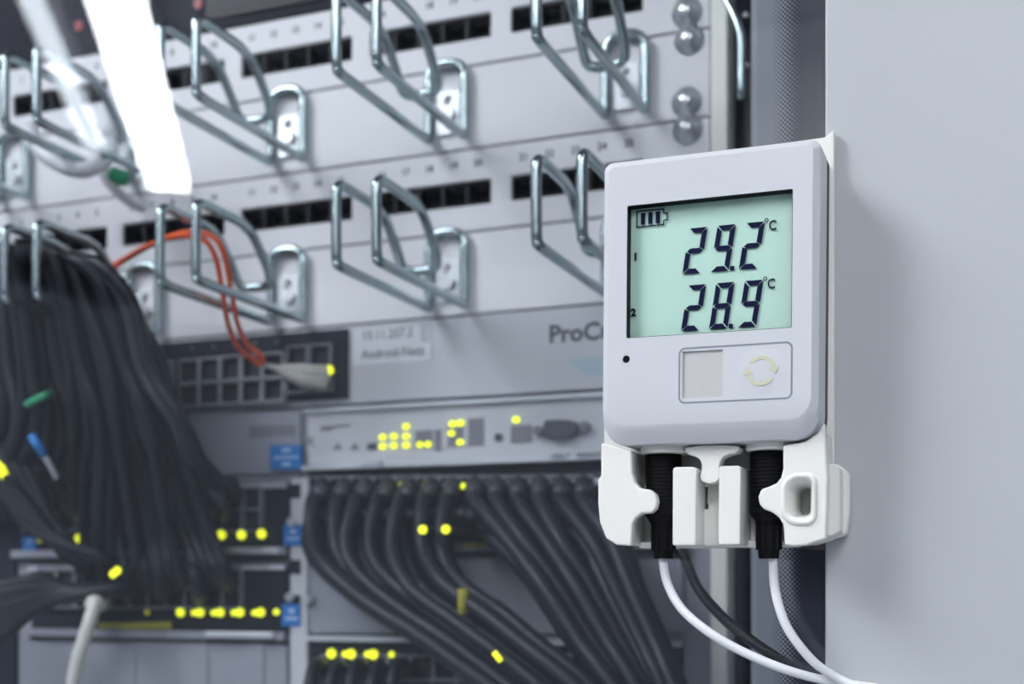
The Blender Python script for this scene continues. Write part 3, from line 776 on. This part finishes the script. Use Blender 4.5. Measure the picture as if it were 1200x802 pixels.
# button field: printed outline, pale sticker (its code left blank), soft key with arrows
rx0, rx1, rz0, rz1 = XC - .0095, XC + .0284, ZCN - .0356, ZCN - .0168
link('button_outline', plate(rrect(rx0, rx1, rz0, rz1, .0022, 6), [rrect(rx0 + .0006, rx1 - .0006, rz0 + .0006, rz1 - .0006, .0017, 6)], YF - .00006, YF + .0001), M_line, lg)
link('sticker', MB().box(wx0, wx1, YF + .0007, YF + .0012, wz0, wz1).me(), M_stick, lg)
kc = (XC + .0182, ZCN - .0259)
# domed key cap
kv = []; kf = []; n = 28
for r_, h_ in ((.0094, -.00002), (.0084, .00003), (.0070, .00014), (.0048, .00027), (.0022, .00033)):
    kv += [(kc[0] + r_ * math.cos(2 * math.pi * i / n), YF - h_, kc[1] - .0002 + .86 * r_ * math.sin(2 * math.pi * i / n)) for i in range(n)]
for q in range(4): kf += [(q * n + i, q * n + (i + 1) % n, (q + 1) * n + (i + 1) % n, (q + 1) * n + i) for i in range(n)]
kf.append(tuple(4 * n + i for i in range(n)))
key = link('key_cap', mesh(kv, kf), M_shell, lg, smooth=True)
for a0 in (15, 195):
    ro, ri = .0049, .0037; vv = []; ff = []; K = 12
    for i in range(K + 1):
        a = rad(a0 + 130 * i / K)
        for r_ in (ro, ri): vv.append((kc[0] + r_ * math.cos(a), YF - .00042, kc[1] + r_ * math.sin(a)))
    ff = [(2 * i, 2 * i + 2, 2 * i + 3, 2 * i + 1) for i in range(K)]
    for (s, rr_) in ((0, .0017),):
        a = rad(a0 - 2); c = Vector((kc[0] + .0043 * math.cos(a), YF - .00042, kc[1] + .0043 * math.sin(a)))
        er = Vector((math.cos(a), 0, math.sin(a))); et = Vector((math.sin(a), 0, -math.cos(a)))
        k = len(vv); vv += [c + er * rr_, c - er * rr_, c + et * .0022]; ff.append((k, k + 1, k + 2))
    link('arrow', mesh(vv, ff), M_arrow, key)

# sockets under the logger (their flanges show)
PXc = [P(777.5, 560, .4375).x, P(901, 560, .4375).x]; YP = .4375
ZB = ZCN - HZ
for x in PXc:
    link('probe_socket', lathe_me([(.0088, ZB + .003), (.0088, ZB - .0016), (.0084, ZB - .0022), (.0074, ZB - .0022)], (x + .0014, YP - .002), 32), M_holder, lg)

# ================================================================== holder
YH = 0.4255
hd = thing('wall_holder', 'white plastic holder with claws and lock eye gripping the logger from below', 'holder', (XC, YG, CAMZ + .012))
# back plate on the glass / frame, higher than the logger at its corner
YK = YG - .0012
bp_out = [(P(704, 300, .4449).x + .001, CAMZ + .0330), (P(722, 300, .4449).x, CAMZ + .0150), (P(970, 300, .447).x, CAMZ + .0145), (P(977.5, 300, .4449).x, CAMZ + .030), (P(977.5, 300, .4449).x, P(977, 152, .4449).z), (P(966, 152, .4449).x, P(966, 161, .4449).z), (P(712, 196, .4449).x, P(712, 196, .4449).z)]
link('back_plate', plate(bp_out, [], YF + .0248, YG - .0014), M_holder, hd, bevel=.0004)
# left claw
lc = [(704, 519), (740, 528), (740.5, 556), (744, 566), (750, 572.5), (761, 574), (768, 579), (770, 588), (768, 597), (762, 601.5), (752, 602), (745, 607), (741, 614), (739.5, 640), (722, 639), (710, 631), (702.5, 612), (700.5, 590), (700.5, 562), (704, 558)]
link('claw', plate(pxpoly(lc, YH), [], YH, YH + .0042), M_holder, hd, bevel=.0007, segs=3)
lb = [(703, 520), (738, 528), (738, 638), (722, 638), (711, 631), (703, 611), (701.5, 590), (701.5, 562)]
link('claw_wall', plate(pxpoly(lb, YH), [], YH + .0040, YG - .0014), M_holder, hd)
# right claw with the eye
YQ = YH
rc = [(917.5, 522), (943, 518), (958, 508), (966, 495), (970, 560), (968, 632), (953, 636), (945, 639.5), (930, 640.5), (919.5, 639), (918, 616), (913, 607), (905, 601), (895, 597), (889.5, 591), (888.5, 582), (892, 573.5), (901, 570.5), (910, 566.5), (915, 560), (917.5, 550)]
def stad(x0, x1, y0, y1, rr_, Y): 
    a, e = P(x0, y1, Y), P(x1, y0, Y); return rrect(a.x, e.x, a.z, e.z, rr_, 6)
eye = stad(929.5, 946.5, 568.5, 602.5, (.0022, .0008, .0008, .0022), YQ)
link('claw', plate(pxpoly(rc, YQ), [stad(924, 951, 561, 608, (.0036, .002, .002, .0036), YQ)], YQ, YQ + .0042), M_holder, hd, bevel=.0007, segs=3)
rw = [(919.5, 523), (966, 505), (968.5, 560), (967, 631), (947, 637), (920, 638)]
link('claw_wall', plate(pxpoly(rw, YQ), [stad(926, 949, 564, 606, (.003, .0014, .0014, .003), YQ)], YQ + .0040, YG - .0014), M_holder, hd, bevel=.0006)
# raised funnel of the eye
def funnel(specs, parent, m):
    v = []; f = []; n = None
    for Y, lp in specs:
        n = len(lp); v += [(x, Y, z) for x, z in lp]
    for i in range(len(specs) - 1): f += [(i * n + k, i * n + (k + 1) % n, (i + 1) * n + (k + 1) % n, (i + 1) * n + k) for k in range(n)]
    o = link('lock_eye', mesh(v, f), m, parent, smooth=True)
    return o
def st2(g, rr_):                       # eye outline grown by g
    a, e = P(929.5, 602.5, YQ), P(946.5, 568.5, YQ)
    return rrect(a.x - g, e.x + g * .75, a.z - g, e.z + g, (rr_, rr_ * .6, rr_ * .6, rr_), 6)
funnel([(YQ + .0006, st2(.0044, .0058)), (YQ - .0006, st2(.0037, .0052)), (YQ - .0012, st2(.0029, .0045)), (YQ - .0006, st2(.0022, .0038)), (YQ + .0020, st2(.0012, .0030)), (YQ + .0060, st2(.0001, .0022)), (YQ + .0200, st2(.0, .0021))], hd, M_holder)
# side wing lying against the frame
wy = [(967, 548), (981, 543.5), (990, 550), (996.5, 557), (996, 600), (993, 626), (988, 629), (967, 634)]
link('side_wing', plate(pxpoly(wy, .4445), [], .4425, .4487), M_holder, hd, bevel=.0010, segs=3)
wv_ = [(966, 548), (980, 545), (987, 551), (987, 624), (980, 628), (966, 630)]
link('side_block', plate(pxpoly(wv_, .440), [], .4335, .4487), M_holder, hd, bevel=.0016, segs=3)
# centre posts, floor strip, recess
for pts in ([(788.5, 549.5), (791, 547.5), (813, 547.5), (816, 550), (815, 639.5), (788, 639.5)], [(842.5, 548.5), (845, 546.5), (866, 546), (868, 548.5), (867, 638.5), (842, 639)]):
    link('centre_post', plate(pxpoly(pts, YH), [], YH, YG - .0014), M_holder, hd, bevel=.0006, segs=2)
fa, fb = P(741, 640, YH + .006), P(930, 632, YH + .006)
link('floor_strip', MB().box(fa.x, fb.x, .4400, YG - .0012, CAMZ + .0128, CAMZ + .0150).me(), M_holder, hd, bevel=.0004)
xa, xb = P(817, 560, .4385).x, P(848, 560, .4385).x
link('recess_web', plate([(xa - .002, CAMZ + .0135), (xb + .002, CAMZ + .0135), (xb + .002, CAMZ + .040), (xa - .002, CAMZ + .040)], [pxpoly([(825.5, 571), (830, 571), (828.8, 590), (830.5, 592), (830, 597), (825, 597), (824.5, 592), (826, 589)], .4385)], .4385, .4400), M_holder, hd)
link('locking_pin', MB().box(P(742.5, 560, .4445).x, P(747, 560, .4445).x, .438, .4425, P(744, 614, .44).z, P(744, 566, .44).z).me(), M_holder, hd, bevel=.0004)
# T-shaped hook between the posts
hk2 = [(803, 523), (866, 521), (866, 530), (850, 533), (844, 540), (842.5, 550), (843.5, 560), (838, 566.5), (825, 566.5), (820, 560), (822.5, 551), (822.5, 543), (818, 536), (803, 532)]
link('latch', plate(smoothpoly(pxpoly(hk2, .4275), 1), [], .4275, .4345), M_holder, lg, bevel=.0009, segs=3)

# ================================================================== the two probes
def probe(x, label, path, zt, zb, big):
    t = thing('sensor_probe', label, 'sensor cable', (x, YP, zb), 'probes of the logger')
    prof_ = []
    z = zt; r0 = .0064 * big
    while z > zt - .0185:
        prof_ += [(r0, z), (r0, z - .0007), (r0 - .0003, z - .0008), (r0 - .0003, z - .0012)]; z -= .0013
    prof_ += [(r0 + .0002, z), (r0 + .0002, z - .0016), (.0046 * big, z - .0045), (.0043 * big, z - .006), (.0034 * big, zb), (.0020, zb)]
    pl = link('plug', lathe_me(prof_, (x, YP)), M_black, t)
    # flutes along the taper
    b = MB()
    for k in range(10):
        a = 2 * math.pi * k / 10
        b.box(x + math.cos(a) * .0040 * big - .0004, x + math.cos(a) * .0040 * big + .0004, YP + math.sin(a) * .0040 * big - .0004, YP + math.sin(a) * .0040 * big + .0004, zb + .003, z - .006)
    link('grip_flutes', b.me(), M_black, pl)
    link('lead', tube_me(catmull(path, 10), .00158, 12), M_lead, t)
    return t
z1 = P(780, 533, YP).z
zb1 = P(776, 655, YP).z
probe(PXc[0], 'black ribbed probe plug under the left of the logger with a white lead', [P(777, 648, YP), P(777.5, 662, YP - .0002), P(783, 686, YP - .001), P(799, 714, YP - .002), P(829, 740, YP - .002), P(868, 763, YP), P(912, 782, .4400), P(955, 795, .4440), P(1000, 803, .4472), P(1060, 812, .4472), P(1120, 820, .4472)], z1, zb1, 1.0)
zb2 = P(903, 655, YP).z
probe(PXc[1], 'black ribbed probe plug beside the lock eye with a steep white lead', [P(905, 648, YP), P(906, 662, YP), P(907.5, 685, YP - .0005), P(912, 708, YP - .001), P(921, 733, YP - .001), P(936, 756, YP), P(957, 779, .440), P(985, 797, .4436), P(1020, 811, .4440), P(1060, 822, .447)], z1, zb2, 1.0)

cable('lead_reflection', [P(790, 630, .520), P(806, 662, .490), P(818, 690, .476), P(845, 722, .470), P(880, 751, .468), P(915, 774, .468), P(950, 795, .470), P(985, 830, .480)], .0020, M_cable, 'thin dark strand just behind the glass, modelled reflection of the white lead', n=8)  # dark reflection of the white probe lead, built as a solid strand
# ================================================================== ceiling tubes (seen mirrored in the glass) and added unseen lights
YMIR = YG
def mir(p): return Vector((p.x, 2 * YMIR - p.y, p.z))
def lamp(name, label, p, q, width, m, z, drop):
    """surface luminaire: tray with end caps and a lit diffuser, from p to q (real, horizontal)"""
    p, q = Vector((p.x, p.y, 0)), Vector((q.x, q.y, 0))
    L = (q - p).length; ang = math.atan2(q.y - p.y, q.x - p.x); c = (p + q) / 2
    t = thing(name, label, 'ceiling lamp', (c.x, c.y, z)); t.rotation_euler = (0, 0, ang)
    def loc(nm, b, mm, bev=0):
        me = b.me(); o = bpy.data.objects.new(nm, me); COL.objects.link(o); me.materials.append(mm); o.parent = t
    loc('tray', MB().box(-L / 2, L / 2, -width / 2, width / 2, .02, drop), M_panelwhite)
    loc('diffuser', MB().box(-L / 2 + .004, L / 2 - .004, -width / 2 + .003, width / 2 - .003, 0, .018), m)
    for s in (-1, 1): loc('end_cap', MB().box(s * L / 2 - .003, s * L / 2 + .003, -width / 2, width / 2, .001, drop), M_panelwhite)
ZL = CAMZ + 1.2
n1 = Pd(133, 0, 2.628); f1 = Pd(197, 222, 3.888)
n1 = f1 + (n1 - f1) * 1.22
lamp('tube_lamp', 'bright white ceiling tube lamp mirrored at the upper left of the glass', mir(n1), mir(f1), .118, M_tube, ZL, .1)
n2 = Pd(33, 0, 2.628); f2 = Pd(110, 176, 3.54)
n2 = f2 + (n2 - f2) * 1.3
lamp('tube_lamp', 'dim narrow ceiling tube lamp mirrored left of the bright one', mir(n2), mir(f2), .05, M_tubed, ZL, .1)
lamp('added_light', 'added square key light, unseen, above left of the cabinet', Vector((-1.65, -.55, 0)), Vector((-.85, -.55, 0)), .8, M_lpanel, CAMZ + 1.24, .06)  # unseen key light, added for brightness and the logger's shadow
lamp('added_light', 'added square fill light, unseen, above right of the cabinet', Vector((.55, -.5, 0)), Vector((1.55, -.5, 0)), 1.0, M_lfill, CAMZ + 1.24, .06)  # unseen fill light, added to soften the shadows
lamp('added_light', 'added square light, unseen, near the added wall segment', Vector((-.15, -1.55, 0)), Vector((.75, -1.55, 0)), .8, M_lback, CAMZ + 1.24, .06)  # unseen light, added to brighten the reflected wall segment
